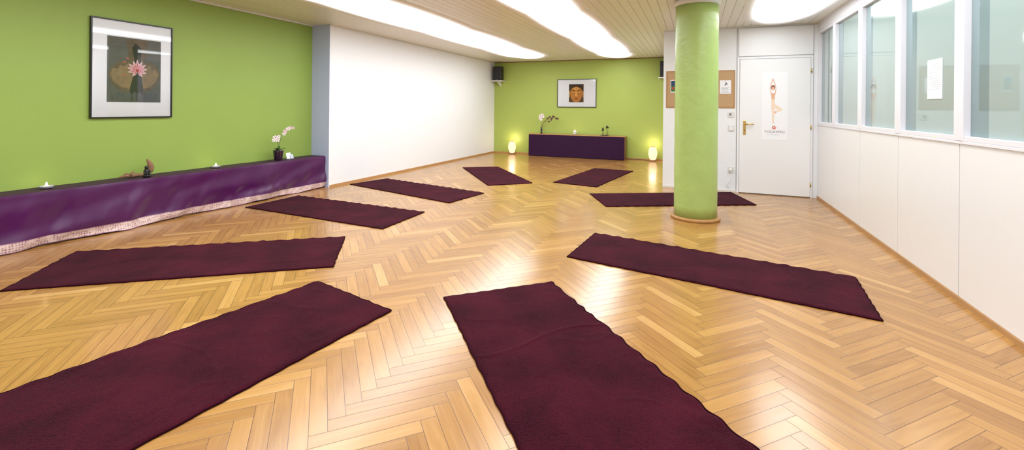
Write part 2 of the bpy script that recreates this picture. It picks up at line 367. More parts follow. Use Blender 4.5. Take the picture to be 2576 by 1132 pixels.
fp('top_garment',[(1940.5,242),(1940,237),(1942.5,234),(1947.5,234),(1949.5,237),(1948.7,242),(1948.7,250),(1941,250)],cloth2,.0024)
fp('bare_foot',[(1947,281),(1952,279.5),(1954,284),(1948,286)],skin,.0024)
red=sm('emblem_red',206,84,62)
eb=B()
ex,ez=pp(1947,321)
for k in range(6):
    t=k*math.pi/3+.3; q=ellpts(ex+.019*math.cos(t),ez+.019*math.sin(t),.012,.008,12,t)
    eb.add([fd.p(a,b_,.0015) for a,b_ in q],[tuple(range(12))])
eb.done('flower_emblem',red,po)
text('YOGAWEG',.054,sm('print_dark',104,96,98),po,fd,pp(1948,332)[0],pp(1948,332)[1],.0015)
eb=B(); 
for k in range(9):
    a=pp(1933+k*3.4,0)[0]; z=pp(1948,340)[1]; eb.add([fd.p(a,z,.0015),fd.p(a+.012,z,.0015),fd.p(a+.012,z+.005,.0015),fd.p(a,z+.005,.0015)],[(0,1,2,3)])
eb.done('small_print',M['ink'],po)
# ------------------------------------------------------------------ column
cyp=5.82; cxp=cyp*(ray(1750,400).x/ray(1750,400).y)
co=thing('column',(cxp,cyp,0),'round bright green painted column standing on a low wooden ring','column')
prof=[(.262,0),(.278,.004),(.28,.024),(.272,.034),(.24,.037)]
B().lathe((cxp,cyp,0),prof,64).done('base_ring','ringwood',co,smooth=False,bevel=.003)
B().lathe((cxp,cyp,0),[(.242-.002*(i%2),.037+(2.53-.037)*i/20) for i in range(21)],64).done('shaft','greencol',co,smooth=True)
B().lathe((cxp,cyp,0),[(.243,2.53),(.256,2.54),(.264,2.57),(.258,2.595),(.24,2.6)],64).done('collar','plate',co,smooth=True)
# ------------------------------------------------------------------ ceiling lights
def strip(xc,hw,y0,y1,label,ph):
    n=140; k=32; vs=[]; rim=[]
    for i in range(n+1):
        y=y0+(y1-y0)*i/n
        e=min(1,(y1-y)/1.1,(y-y0)/.5); e=math.sqrt(max(0,1-(1-e)**2))
        s=((y+ph)%2.35)/2.35
        w=hw*(.88+.12*math.sin(math.pi*s)**.7)*max(.03,e)
        for j in range(k+1):
            c=2*j/k-1
            vs.append(Vector((xc+w*c,y,HC-.003-.03*(1-c*c)**1.5*max(.05,e))))
            f=min(1,(1-abs(c))/.6)*min(1,(y1-y)/.9); f=f*f*(3-2*f); rim.append(max(0,f)**2)
    fs=[((i+1)*(k+1)+j,(i+1)*(k+1)+j+1,i*(k+1)+j+1,i*(k+1)+j) for i in range(n) for j in range(k)]
    t=thing('ceiling_light',(xc,(y0+y1)/2,HC),label,'light','long luminous ceiling strips')
    o=B().add(vs,fs).done('diffuser','glow',t,smooth=True)
    at=o.data.attributes.new('rim','FLOAT','POINT'); at.data.foreach_set('value',rim)
    B().box(xc-.06,xc+.06,y0+.3,y1-.3,HC-.015,HC).done('mounting_rail','plate',t)
strip(-3.94,.65,-.9,11.3,'long glowing white ceiling light strip nearest the left wall',.4)
strip(-1.80,.52,-.9,11.8,'long glowing white ceiling light strip running down the middle of the room',1.2)
strip(1.08,.54,-.9,7.84,'glowing white ceiling light strip ending above the white door near the windows',.1)
# ------------------------------------------------------------------ yoga mats
def yoga_mat(c, label, seed, crease=()):
    c=[Vector((p[0],p[1],0)) for p in c]   # c0-c1 short side, c1-c2 long, c2-c3 short, c3-c0 long
    rnd=random.Random(seed); nu,nv=220,60
    ph=[rnd.uniform(0,6) for _ in range(6)]
    def base(u,v):
        p=(c[0].lerp(c[1],v)).lerp(c[3].lerp(c[2],v),u)
        ac=((c[1]-c[0]).lerp(c[2]-c[3],u)).normalized(); al=((c[3]-c[0]).lerp(c[2]-c[1],v)).normalized()
        e=abs(2*v-1)**8*(1 if v>.5 else -1)
        am=(1.3 if v>.5 else .4)
        wv=am*(.0050*math.sin(95*u+ph[0]+3*noise.noise(Vector((u*9,seed,0))))+.005*noise.noise(Vector((u*14,seed,3))))+.004*noise.noise(Vector((u*3,seed,7)))
        wv2=.005*noise.noise(Vector((v*9,seed,5)))+.003*math.sin(48*v+ph[2])+.004*noise.noise(Vector((v*2,seed,8)))
        eu=abs(2*u-1)**12*(1 if u>.5 else -1)
        return p+ac*wv*e+al*wv2*eu
    b=B(); vs=[]; T0=.011
    for i in range(nu+1):
        for j in range(nv+1):
            u,v=i/nu,j/nv; p=base(u,v)
            q=p*1.5+Vector((0,0,seed*3.1))
            q2=Vector((q.x+.3*noise.noise(q*2),q.y+.3*noise.noise(q*2+Vector((9,0,0))),q.z))
            r1=abs(noise.noise(q2)); r2=abs(noise.noise(q2*2.3+Vector((0,0,4))))
            z=T0+.0030*max(0,(.04-r1)/.04)**2+.0022*max(0,(.05-r2)/.05)**2+.0012*noise.noise(q*3)+.0012*noise.noise(q*9)
            for (u0,amp) in crease:
                dd=(u-u0-.03*math.sin(v*5+seed))*2.1; z+=amp*math.exp(-(dd/.010)**2)*(.35+.65*max(0,noise.noise(Vector((v*3,seed,2)))+.5))
            ed=min(u*2.1,(1-u)*2.1,v*.82,(1-v)*.82)
            if v>.5: z+=.004*math.exp(-((1-v)*.82/.03)**2)*(1+math.sin(95*u+ph[0]))
            if ed<.008: z=.003+(z-.003)*(ed/.008)**.5
            vs.append((p.x,p.y,z))
    fs=[(i*(nv+1)+j,(i+1)*(nv+1)+j,(i+1)*(nv+1)+j+1,i*(nv+1)+j+1) for i in range(nu) for j in range(nv)]
    ctr=(c[0]+c[1]+c[2]+c[3])/4
    n=(Vector(vs[fs[0][1]])-Vector(vs[fs[0][0]])).cross(Vector(vs[fs[0][3]])-Vector(vs[fs[0][0]]))
    if n.z<0: fs=[f[::-1] for f in fs]
    t=thing('yoga_mat',(ctr.x,ctr.y,0),label,'mat','burgundy fleece mats laid out in a circle')
    b.add(vs,fs).done('fleece_cover','fleece',t,smooth=True)
    loop=[base(i/nu,0) for i in range(nu)]+[base(1,j/nv) for j in range(nv)]+[base(1-i/nu,1) for i in range(nu)]+[base(0,1-j/nv) for j in range(nv)]
    hv=[];hf=[];n=len(loop);sg=6
    for i,p in enumerate(loop):
        tg=(loop[(i+1)%n]-loop[i-1]).normalized(); sd=Vector((tg.y,-tg.x,0))
        for k in range(sg):
            a=2*math.pi*k/sg; hv.append(p+sd*.005*math.cos(a)+Vector((0,0,.0053+.005*math.sin(a))))
    for i in range(n):
        for k in range(sg): hf.append((i*sg+k,((i+1)%n)*sg+k,((i+1)%n)*sg+(k+1)%sg,i*sg+(k+1)%sg))
    B().add(hv,hf).done('rolled_edge','hem',t,smooth=True)
g=lambda u,v: ptZ(u,v,.008)
def ext(pa,pb,L):
    d=(pb-pa); d.z=0; return pa+d.normalized()*L
a0,a1=g(1117,747),g(1388,709)
yoga_mat([a0,a1,ext(a1,g(1905,1132),2.15),ext(a0,g(1310,1132),2.15)],'burgundy mat nearest the viewer at centre, running out of the bottom photo edge',1,[(.34,.008)])
b0,b1=g(984,780),g(800,707)
yoga_mat([b0,b1,ext(b1,g(0,990),2.15),ext(b0,g(325,1132),2.15)],'burgundy fleece mat filling the bottom left corner of the photo',2,[(.45,.004)])
yoga_mat([g(838,670),g(868,595),g(190,633),g(2,731)],'burgundy fleece mat in front of the purple draped bench, touching left photo edge',3,[(.3,.004)])
yoga_mat([g(962,575),g(1067,533),g(750,492),g(618,521)],'burgundy fleece mat just right of the end of the purple draped bench',4,[(.6,.004)])
yoga_mat([g(1130,510),g(1218,485),g(972,449),g(880,463)],'burgundy fleece mat alongside the long white wall',5,[(.5,.004)])
yoga_mat([g(1228,466),g(1340,460),g(1252,419),g(1164,421)],'burgundy fleece mat at the far left, below the left floor lamp',6,[(.5,.004)])
yoga_mat([g(1392,458),g(1500,470),g(1592,430),g(1497,423)],'burgundy fleece mat at the far right, in front of the low purple altar',7,[(.5,.004)])
yoga_mat([g(1484,487),g(1525,519),g(1903,515),g(1838,483)],'burgundy fleece mat passing behind the green column',8,[(.4,.004)])
yoga_mat([g(1427,645),g(1497,586),g(2152,697),g(2220,806)],'long burgundy fleece mat on the right, between the column and the white panels',9,[(.35,.004),(.8,.004)])
# ------------------------------------------------------------------ draped bench along the left wall
XB=-5.46; BY0,BY1=-.6,YP-.012; BZ=.5
bn=thing('draped_bench',((XL+XB)/2,(BY0+BY1)/2,0),'long low bench along the green wall, draped in purple satin with a patterned border','bench')
box('bench_body','trimwood',XL+.01,XB-.05,BY0+.05,BY1-.03,0,BZ-.012,bn)
n=800
def drape(y,t):
    q=.016*math.sin(y*3.1+4*noise.noise(Vector((y*.7,0,0))))
    fold=noise.noise(Vector((y*4.5+.9*t,.3*t,5)))
    q+=.065*max(0,fold)**1.3-.02*max(0,-fold)
    q+=.020*noise.noise(Vector((y*9+2*t,t*.8,1)))+.014*math.sin((y*1.4+t*2.6)*4+2*noise.noise(Vector((y,t*2,9))))
    return q*(.06+.94*t**.8)
tb=B(); vs=[]; xs=[XL+.004,XL+.1,XL+.2,XB-.02,XB-.004]
for i in range(n+1):
    y=BY0+(BY1-BY0)*i/n
    for j,x in enumerate(xs): vs.append((x+(drape(y,0) if j==4 else 0),y,BZ-(.004 if j==4 else 0)+.003*noise.noise(Vector((x*6,y*3,0)))))
k=len(xs); tb.add(vs,[(i*k+j,i*k+j+1,(i+1)*k+j+1,(i+1)*k+j) for i in range(n) for j in range(k-1)]).done('top_cloth','purpletop',bn,smooth=True)
def sheet(z0,z1,m_,name,off=0,rows=16,parent=bn):
    vs=[]
    for i in range(n+1):
        y=BY0+(BY1-BY0)*i/n
        for j in range(rows+1):
            z=z0+(z1-z0)*j/rows; t=1-z/BZ
            hem=.006*math.sin(y*6)+.003*math.sin(y*15)
            zz=z+(hem+.012)*max(0,t)**6
            x=XB-.004*(1 if z>BZ-.005 else 0)+drape(y,min(1,max(0,t)))+off+.012*t
            vs.append((x,y,min(zz,BZ-.003)))
    k=rows+1
    return B().add(vs,[(i*k+j,(i+1)*k+j,(i+1)*k+j+1,i*k+j+1) for i in range(n) for j in range(rows)]).done(name,m_,parent,smooth=True)
fdp=sheet(.0,BZ,'purple','front_drape',0,24)
sheet(.004,.086,'border','patterned_border',.0035,4,fdp)
sheet(.086,.092,'braid','border_braid',.005,1,fdp); sheet(.0,.006,'braid','border_braid',.005,1,fdp)
# ------------------------------------------------------------------ framed pictures
def framed(fr,s0,s1,t0,t1,fw,root,i0,i1,j0,j1,depth=.03):
    def bx(a0,a1,b0,b1,n0,n1):
        p=[fr.p(a,b_,n_) for a in (a0,a1) for b_ in (b0,b1) for n_ in (n0,n1)]
        lo=[min(q[i] for q in p) for i in range(3)]; hi=[max(q[i] for q in p) for i in range(3)]
        return (lo[0],hi[0],lo[1],hi[1],lo[2],hi[2])
    b=B(); b.box(*bx(s0,s0+fw,t0,t1,.001,depth)); b.box(*bx(s1-fw,s1,t0,t1,.001,depth)); b.box(*bx(s0+fw,s1-fw,t1-fw,t1,.001,depth)); b.box(*bx(s0+fw,s1-fw,t0,t0+fw,.001,depth))
    b.done('picture_frame','black',root,bevel=.002)
    nb=depth-.012
    B().box(*bx(s0+fw,s1-fw,t0+fw,t1-fw,.002,nb)).done('mount','passepartout',root)
    a=B().box(*bx(i0,i1,j0,j1,nb,nb+.0015))
    B().box(*bx(s0+fw,s1-fw,t0+fw,t1-fw,depth-.005,depth-.004)).done('glass','glass',root)
    return a, nb-.010
fl=Fr((XL,0,0),(0,1,0),(1,0,0))
s0=ptX(228,170,XL+.03).y; s1=ptX(434,180,XL+.03).y; t1=ptX(436,71,XL+.03).z; t0=ptX(432,295,XL+.03).z
i0=ptX(268,170,XL+.01).y; i1=ptX(403,170,XL+.01).y; j1=ptX(335,97,XL+.01).z; j0=ptX(335,257,XL+.01).z
pic=thing('framed_picture',(XL,(s0+s1)/2,t0),'large black framed print of a pink lotus in cupped hands on the left green wall','picture')
art,dn=framed(fl,s0,s1,t0,t1,.014,pic,i0,i1,j0,j1); art=art.done('print',mat('lotus_print_ground',srgb(92,94,84),.6,var=.5,vscale=7),pic)
ww,hh=i1-i0,j1-j0; L=lambda a,b_:(i0+a*ww,j0+b_*hh)
def ar(name,pts,m_,n_): return fl.poly(name,[L(*q) for q in pts],m_,art,n_+dn)
dk=sm('print_black',34,42,28); br=mat('print_brown',srgb(142,120,84),.7,var=.5,vscale=14); br2=mat('print_umber',srgb(104,90,66),.7,var=.5,vscale=16); gy=mat('print_grey',srgb(86,90,88),.7,var=.4,vscale=20)
ar('hands_shadow',[(.02,.42),(.08,.27),(.24,.17),(.45,.15),(.62,.15),(.82,.2),(.95,.31),(.99,.46),(.92,.6),(.78,.65),(.62,.6),(.5,.68),(.36,.65),(.2,.61),(.07,.54)],br2,.0119)
ar('left_hand',[(.05,.42),(.11,.31),(.25,.23),(.45,.2),(.5,.24),(.48,.4),(.46,.52),(.36,.6),(.3,.55),(.22,.57),(.19,.5),(.1,.52)],br,.0121)
ar('right_hand',[(.52,.22),(.64,.21),(.8,.25),(.91,.34),(.96,.45),(.89,.55),(.82,.52),(.78,.6),(.7,.54),(.62,.58),(.55,.5),(.53,.35)],br,.0121)
ar('wrists',[(.42,.55),(.36,.8),(.33,.98),(.74,.98),(.72,.8),(.66,.55)],br2,.0123)
ar('dark_stem',[(.42,.02),(.40,.2),(.46,.4),(.5,.6),(.44,.85),(.5,.93),(.62,.85),(.6,.6),(.62,.4),(.66,.2),(.62,.02)],dk,.0126)
fb=B()
for k in range(9):
    a=.05+k*.1; q=[L(a,.02),L(a+.08,.02),L(a+.085,.12),L(a+.045,.17),L(a,.13)]
    fb.add([fl.p(x,y,.0128+dn) for x,y in q],[tuple(range(5))])
fb.done('fingers',gy,art)
fb=B(); fc=B()
def petal_pts(cx,cy,t,l,w):
    out=[]
    for (a,s) in ((0,.15),(.3,.8),(.55,1),(.8,.6),(1,0),(.8,-.6),(.55,-1),(.3,-.8),(0,-.15)):
        x=a*l; y=s*w; out.append((cx+x*math.cos(t)-y*math.sin(t),cy+x*math.sin(t)+y*math.cos(t)))
    return out
for k,(t,l) in enumerate([(90,.22),(112,.2),(66,.2),(140,.2),(40,.2),(165,.18),(12,.18),(195,.17),(-18,.17),(-55,.15),(235,.15)]):
    cx,cy=L(.54,.50)
    q=petal_pts(cx,cy,math.radians(t),l*ww*1.1,ww*.030); fc.add([fl.p(x,y,.0131+dn+k*.0002) for x,y in q],[tuple(range(9))])
    q=petal_pts(cx,cy,math.radians(t),l*ww*.78,ww*.013); fb.add([fl.p(x,y,.0132+dn+k*.0002) for x,y in q],[tuple(range(9))])
fc.done('lotus_petals',sm('print_palepink',226,188,188),art); fb.done('petal_veins',sm('print_pink',206,104,116),art)
fl.poly('lotus_heart',ellpts(*L(.54,.50),.016,.016,12),sm('print_red',170,56,52),art,.0156+dn)
for q in ((.3,.62),(.3,.42),(.36,.68)): fl.poly('floating_petal',ellpts(*L(*q),.016,.010,12),sm('print_coral',186,104,80),art,.0132+dn)
# face picture on back wall
fk=Fr((0,YB,0),(1,0,0),(0,-1,0)); q=lambda u,v:ptY(u,v,YB-.025)
s0=q(1402,235).x; s1=q(1500,235).x; t1=q(1450,199).z; t0=q(1450,270).z
i0=q(1431,235).x; i1=q(1468,235).x; j1=q(1450,212).z; j0=q(1450,257).z
pic2=thing('framed_picture',((s0+s1)/2,YB,t0),'black framed print of a golden serene face above the altar on the far green wall','picture')
art,dn=framed(fk,s0,s1,t0,t1,.014,pic2,i0,i1,j0,j1); art=art.done('print',mat('face_print_ground',srgb(86,40,20),.6,var=.4,vscale=12),pic2)
ww,hh=i1-i0,j1-j0; L=lambda a,b_:(i0+a*ww,j0+b_*hh)
gold=mat('print_gold',srgb(206,126,36),.6,var=.2,vscale=12); goldl=sm('print_gold_light',234,172,76); dkb=sm('print_dark_brown',52,26,14)
def ak(name,pts,m_,n_): return fk.poly(name,[L(*p_) for p_ in pts],m_,art,n_+dn)
ak('hair_cap',[(.06,.62),(.94,.62),(.92,.99),(.08,.99)],dkb,.0119)
ak('golden_face',[(.1,.45),(.14,.25),(.28,.06),(.42,.0+.01),(.58,.01),(.72,.06),(.86,.25),(.9,.45),(.88,.68),(.76,.8),(.5,.88),(.24,.8),(.12,.68)],gold,.0122)
ak('brow_light',[(.3,.7),(.5,.66),(.7,.7),(.66,.79),(.5,.83),(.34,.79)],goldl,.0125)
for sgn in (-1,1):
    X=lambda a: .5+sgn*a
    ak('eyebrow',[(X(.06),.6),(X(.12),.68),(X(.25),.7),(X(.38),.62),(X(.25),.665),(X(.13),.64)],dkb,.0128)
    ak('eyelid',[(X(.08),.52),(X(.2),.57),(X(.34),.53),(X(.22),.5)],goldl,.0126)
    ak('closed_eye',[(X(.08),.51),(X(.2),.46),(X(.36),.52),(X(.2),.50)],dkb,.0129)
    ak('ear',[(X(.42),.62),(X(.49),.6),(X(.49),.25),(X(.44),.28)],goldl,.0127)
ak('nose',[(.46,.62),(.54,.62),(.6,.34),(.5,.3),(.4,.34)],goldl,.0127); ak('nose_shadow',[(.4,.34),(.5,.3),(.6,.34),(.5,.27)],dkb,.0129)
ak('mouth',[(.34,.2),(.45,.235),(.5,.22),(.55,.235),(.66,.2),(.5,.13)],sm('print_lips',166,74,38),.0128); ak('lip_line',[(.34,.2),(.5,.185),(.66,.2),(.5,.195)],dkb,.0130)
fk.poly('forehead_dot',ellpts(*L(.5,.74),.012,.012,10),dkb,art,.0131+dn)
# ------------------------------------------------------------------ altar
AY0,AY1=11.46,11.80; AX0=ptY(1330,370,AY0).x; AX1=ptY(1571,370,AY0).x; AZ=.6
al=thing('altar',((AX0+AX1)/2,(AY0+AY1)/2,0),'low wooden altar covered in front with dark purple cloth at the far green wall','altar')
box('top_board','trimwood',AX0-.01,AX1+.01,AY0-.012,AY1,AZ-.018,AZ,al,bevel=.002)
box('side_board','altarwood',AX1-.02,AX1,AY0,AY1,.0,AZ-.018,al); box('side_board','altarwood',AX0,AX0+.02,AY0,AY1,0,AZ-.018,al)
box('back_board','altarwood',AX0+.02,AX1-.02,AY1-.02,AY1,0,AZ-.018,al)
vs=[];n2=120
for i in range(n2+1):
    x=AX0+.002+(AX1-AX0-.004)*i/n2
    for j in range(9):
        z=.012+(AZ-.032)*j/8; vs.append((x,AY0-.003-.006*(1-j/8)*(1+math.sin(x*9+2*math.sin(x*3)))-.003*(1+noise.noise(Vector((x*6,z*2,0)))),z))
B().add(vs,[(i*9+j,(i+1)*9+j,(i+1)*9+j+1,i*9+j+1) for i in range(n2) for j in range(8)]).done('front_cloth','purple2',al,smooth=True)
# ------------------------------------------------------------------ egg lamps
lampx=[]
def egg(u,v,label):
    y=11.66; x=y*ray(u,v).x/ray(u,v).y; lampx.append(x)
    t=thing('floor_lamp',(x,y,0),label,'lamp','glowing lamps beside the altar')
    B().lathe((x,y,0),[(.075,0),(.08,.01),(.075,.03),(.05,.035)],24).done('base','lampbase',t,smooth=True)
    B().lathe((x,y,0),[(.06,.035),(.085,.08),(.104,.15),(.109,.20),(.102,.26),(.082,.32),(.06,.35),(.054,.355)],32,False).done('shade','lamp',t,smooth=True)
    B().lathe((x,y,0),[(.056,.353),(.06,.36),(.052,.364),(.035,.362)],24,False).done('rim','lampbase',t,smooth=True)
    ld=bpy.data.lights.new('lamp_bulb','POINT'); ld.energy=4; ld.color=(1,.74,.5); ld.shadow_soft_size=.08
    lo=bpy.data.objects.new('lamp_bulb',ld); C.objects.link(lo); lo.parent=t; lo.location=(0,0,.42)
egg(1288,384,'glowing warm egg-shaped floor lamp left of the altar'); egg(1642,406,'glowing warm egg-shaped floor lamp right of the altar, with a power lead')
tag(B().tube([(AX1+.03,YB-.03,.01),(AX1+.2,YB-.06,.006),(lampx[1]-.2,YB-.05,.006),(lampx[1]-.085,11.72,.006)],.005,6).done('power_cord','plastic_black',smooth=True),'thin dark power lead on the floor between altar and right lamp','cord')
# ------------------------------------------------------------------ speakers
def speaker(x,y,z,label,shlabel):
    t=thing('speaker',(x,y,z),label,'speaker','black speakers in the far corners')
    box('cabinet','plastic_black',x-.12,x+.12,y-.09,y+.11,z,z+.40,t,bevel=.01)
    box('grille','grille',x-.108,x+.108,y-.102,y-.09,z+.05,z+.388,t,bevel=.006)
    box('badge',M['ink'],x-.025,x+.025,y-.0925,y-.09,z+.02,z+.032,t)
    s=thing('corner_shelf',(x,y,z-.022),shlabel,'shelf','white corner shelves carrying speakers')
    box('shelf_board','door',x-.16,x+.16,y-.12,YB-.001,z-.022,z-.001,s,bevel=.002)
    B().add([(x-.012,YB-.001,z-.022),(x-.012,y-.06,z-.022),(x-.012,YB-.001,z-.17),(x+.012,YB-.001,z-.022),(x+.012,y-.06,z-.022),(x+.012,YB-.001,z-.17)],[(0,1,2),(5,4,3),(0,3,4,1),(1,4,5,2),(2,5,3,0)]).done('bracket','door',s)
speaker(-5.20,11.66,2.06,'black loudspeaker on a white corner shelf left of the far green wall','small white bracket shelf under the left loudspeaker')
speaker(-.70,11.66,2.08,'black loudspeaker high at the right end of the far green wall','small white bracket shelf under the right loudspeaker')
# ------------------------------------------------------------------ cork board etc.
q=lambda u,v:ptY(u,v,YD-.015)
cb0,cb1=q(1676,222).x,q(1849,222).x; cz1=q(1845,176).z; cz0=q(1845,272).z
cbx=thing('cork_board',((cb0+cb1)/2,YD,cz0),'wood framed cork notice board on the white wall behind the column','notice board')
box('cork_panel','cork',cb0+.015,cb1-.015,YD-.010,YD,cz0+.015,cz1-.015,cbx)
fb=B(); fb.box(cb0,cb0+.018,YD-.012,YD,cz0,cz1); fb.box(cb1-.018,cb1,YD-.012,YD,cz0,cz1); fb.box(cb0+.018,cb1-.018,YD-.012,YD,cz0,cz0+.018); fb.box(cb0+.018,cb1-.018,YD-.012,YD,cz1-.018,cz1)
fb.done('board_frame','ringwood',cbx)
fc_=Fr((0,YD-.012,0),(1,0,0),(0,-1,0))
def pin(u0,u1,v0,v1,label,kind,name='notice'):
    a,b_=q(u0,v0).x,q(u1,v0).x; z1,z0=q((u0+u1)/2,v0).z,q((u0+u1)/2,v1).z
    t=thing(name,((a+b_)/2,YD-.0125,z0),label,'paper')
    box('sheet','paper',a,b_,YD-.0140,YD-.0124,z0,z1,t)
    L=lambda s,r:(a+s*(b_-a),z0+r*(z1-z0))
    if kind=='photo':
        fc_.poly('picture_green',[L(.08,.08),L(.92,.08),L(.92,.5),L(.08,.5)],sm('p_green',60,110,60),t,.0035)
        fc_.poly('picture_blue',[L(.08,.5),L(.92,.5),L(.92,.92),L(.08,.92)],sm('p_blue',40,66,96),t,.0035)
        fc_.poly('picture_red',ellpts(*L(.4,.35),.02,.02,10),sm('p_red',190,50,50),t,.004)
    else:
        bb=B()
        for k in range(5):
            zz=.1+k*.09; p0=L(.12,zz); p1=L(.86-.1*(k%2),zz+.03)
            bb.add([fc_.p(p0[0],p0[1],.0035),fc_.p(p1[0],p0[1],.0035),fc_.p(p1[0],p1[1],.0035),fc_.p(p0[0],p1[1],.0035)],[(0,1,2,3)])
        bb.done('text_lines','faint',t)
        fc_.poly('sketch',[L(.42,.6),L(.5,.82),L(.62,.84),L(.74,.62),L(.62,.7),L(.54,.62)],M['ink'],t,.0035)
    B().ell(((a+b_)/2,YD-.0205,z1-.015),.006,.006,.006,8,6).done('push_pin',red,t,smooth=True)
pin(1687,1703,201,233,'small colour photo card pinned left of the column on the cork board','photo','photo_card')
pin(1811,1839,202,236,'white sheet with a sketch pinned at the right end of the cork board','t')
def wallbox(name,u,v,wpx,hpx,label,cat):
    a=ptY(u-wpx/2,v,YD-.01).x; b_=ptY(u+wpx/2,v,YD-.01).x; z1=ptY(u,v-hpx/2,YD-.01).z; z0=ptY(u,v+hpx/2,YD-.01).z
    t=thing(name,((a+b_)/2,YD,z0),label,cat); box('cover_plate','plate',a,b_,YD-.012,YD,z0,z1,t,bevel=.003); return t,a,b_,z0,z1
t,a,b_,z0,z1=wallbox('thermostat',1839,288,16,13,'small white thermostat on the wall just above the light switch','thermostat')
box('display',M['ink'],a+.02,b_-.04,YD-.0135,YD-.012,z0+.025,z1-.02,t)
t,a,b_,z0,z1=wallbox('light_switch',1839,323,15,14,'cream light switch on the wall left of the door','switch')
box('rocker','frame_white',a+.015,b_-.015,YD-.018,YD-.012,z0+.015,z1-.015,t,bevel=.002)
t,a,b_,z0,z1=wallbox('socket',1838,427,15,15,'white wall socket low beside the door','socket')
sx_,sz_=(a+b_)/2,(z0+z1)/2
t2=thing('plug_and_cable',(sx_,YD-.012,sz_),'white plug with thin white cable hanging from the wall socket','cable')
B().ell((sx_,YD-.035,sz_),.02,.022,.022).done('plug','cable',t2,smooth=True)
pts=[]
e=[Vector((sx_,YD-.05,sz_-.015)),ptY(1843,442,YD-.05),ptY(1838,455,YD-.04),ptY(1828,465,YD-.03),ptY(1835,474,YD-.02)]
e[-1].z=max(e[-1].z,.035)
for i in range(len(e)-1):
    for k in range(6): pts.append(e[i].lerp(e[i+1],k/6)+Vector((.006*math.sin(k+i),0,0)))
B().tube(pts+[e[-1]],.004,6).done('cable','cable',t2,smooth=True)
# sheet on window
X=XR+.03; py1,py0=ptX(2333,200,X).y,ptX(2371,200,X).y; z1=ptX(2352,149,X).z; z0=ptX(2352,249,X).z
ws=thing('notice',(X,(py0+py1)/2,z0),'white printed sheet taped to the fourth window pane','paper')
box('sheet','paper',X-.001,X+.001,py0,py1,z0,z1,ws)
bb=B()
for k in range(13):
    zz=z1-.04-k*.016; bb.box(X-.0016,X-.001,py0+.025,py1-.025-.05*(k%3==2),zz,zz+.0025)
bb.done('text_lines','faint',ws)
def tealight(c,label,r=.03,glass=True,group=None,flame=True):
    c=Vector(c); t=thing('tealight',c,label,'candle',group)
    if glass: B().lathe(c,[(r*.9,0),(r*1.35,.008),(r*1.5,.024),(r*1.45,.026),(r*1.1,.012),(r*.5,.008)],24).done('glass_dish','glassy',t,smooth=True)
    B().lathe(c+Vector((0,0,.008)),[(r*.6,0),(r*.62,.016),(r*.5,.018)],20).done('wax_cup','wax',t,smooth=True)
    if flame:
        B().lathe(c+Vector((0,0,.028)),[(.001,0),(.008,.006),(.009,.012),(.005,.022),(.001,.032)],12).done('flame','flame',t,smooth=True)
p=ptZ(2350,338,1.10); tealight((XR-.002,p.y*(XR-.002)/p.x,1.092),'tiny tealight standing on the window sill below the paper sheet',.012,False,None,False)
def onbench(u,v,dx=.17):
    x=XL+dx; d_=ray(u,v); return Vector((x,x*d_.y/d_.x,BZ+.003))
tealight(onbench(117,465,.16),'tealight in a glass dish at the left end of the draped bench',.036)
tealight(onbench(543,413,.16),'tealight in a glass dish mid-bench, right of the driftwood',.036)
# driftwood + figurine
c=onbench(345,440,.12)
dw=thing('driftwood',c,'forked piece of pale brown driftwood lying on the draped bench','driftwood')
def P(dy,dz,dx=0): return c+Vector((dx,dy,dz))
b=B()
b.tube([P(-.17,.012),P(-.12,.03,.01),P(-.06,.02),P(-.02,.022),P(.03,.018),P(.09,.024),P(.12,.02)],[.006,.017,.02,.022,.016,.02,.01],12)
b.tube([P(.10,.022),P(.125,.05),P(.13,.09,.005),P(.118,.13,.01),P(.10,.165,.01),P(.09,.185)],[.018,.028,.032,.024,.015,.004],12)
b.tube([P(-.10,.02,.0),P(-.12,.045,.02),P(-.10,.06,.03)],[.012,.009,.003],10)
b.done('trunk','drift',dw,smooth=True)
B().tube([P(-.06,.02,.01),P(-.08,.04,.02),P(-.05,.06,.02),P(-.04,.075,.015)],[.012,.01,.008,.003],10).done('branch','drift',dw,smooth=True)
fc=P(.035,0,.10)
f=thing('figurine',fc,'small black stone seated figure in front of the driftwood','figurine')
b=B(); b.lathe(fc,[(.03,0),(.034,.012),(.026,.03),(.022,.05),(.026,.07),(.018,.085),(.008,.09)],20); b.ell(fc+Vector((.0,.0,.103)),.018,.018,.022)
b.tube([fc+Vector((0,.02,.075)),fc+Vector((.02,.032,.05)),fc+Vector((.03,.012,.03))],[.008,.008,.006],8); b.tube([fc+Vector((0,-.02,.075)),fc+Vector((.02,-.032,.05)),fc+Vector((.03,-.012,.03))],[.008,.008,.006],8)
b.ell(fc+Vector((.015,0,.014)),.03,.045,.014); b.done('body','stone',f,smooth=True)
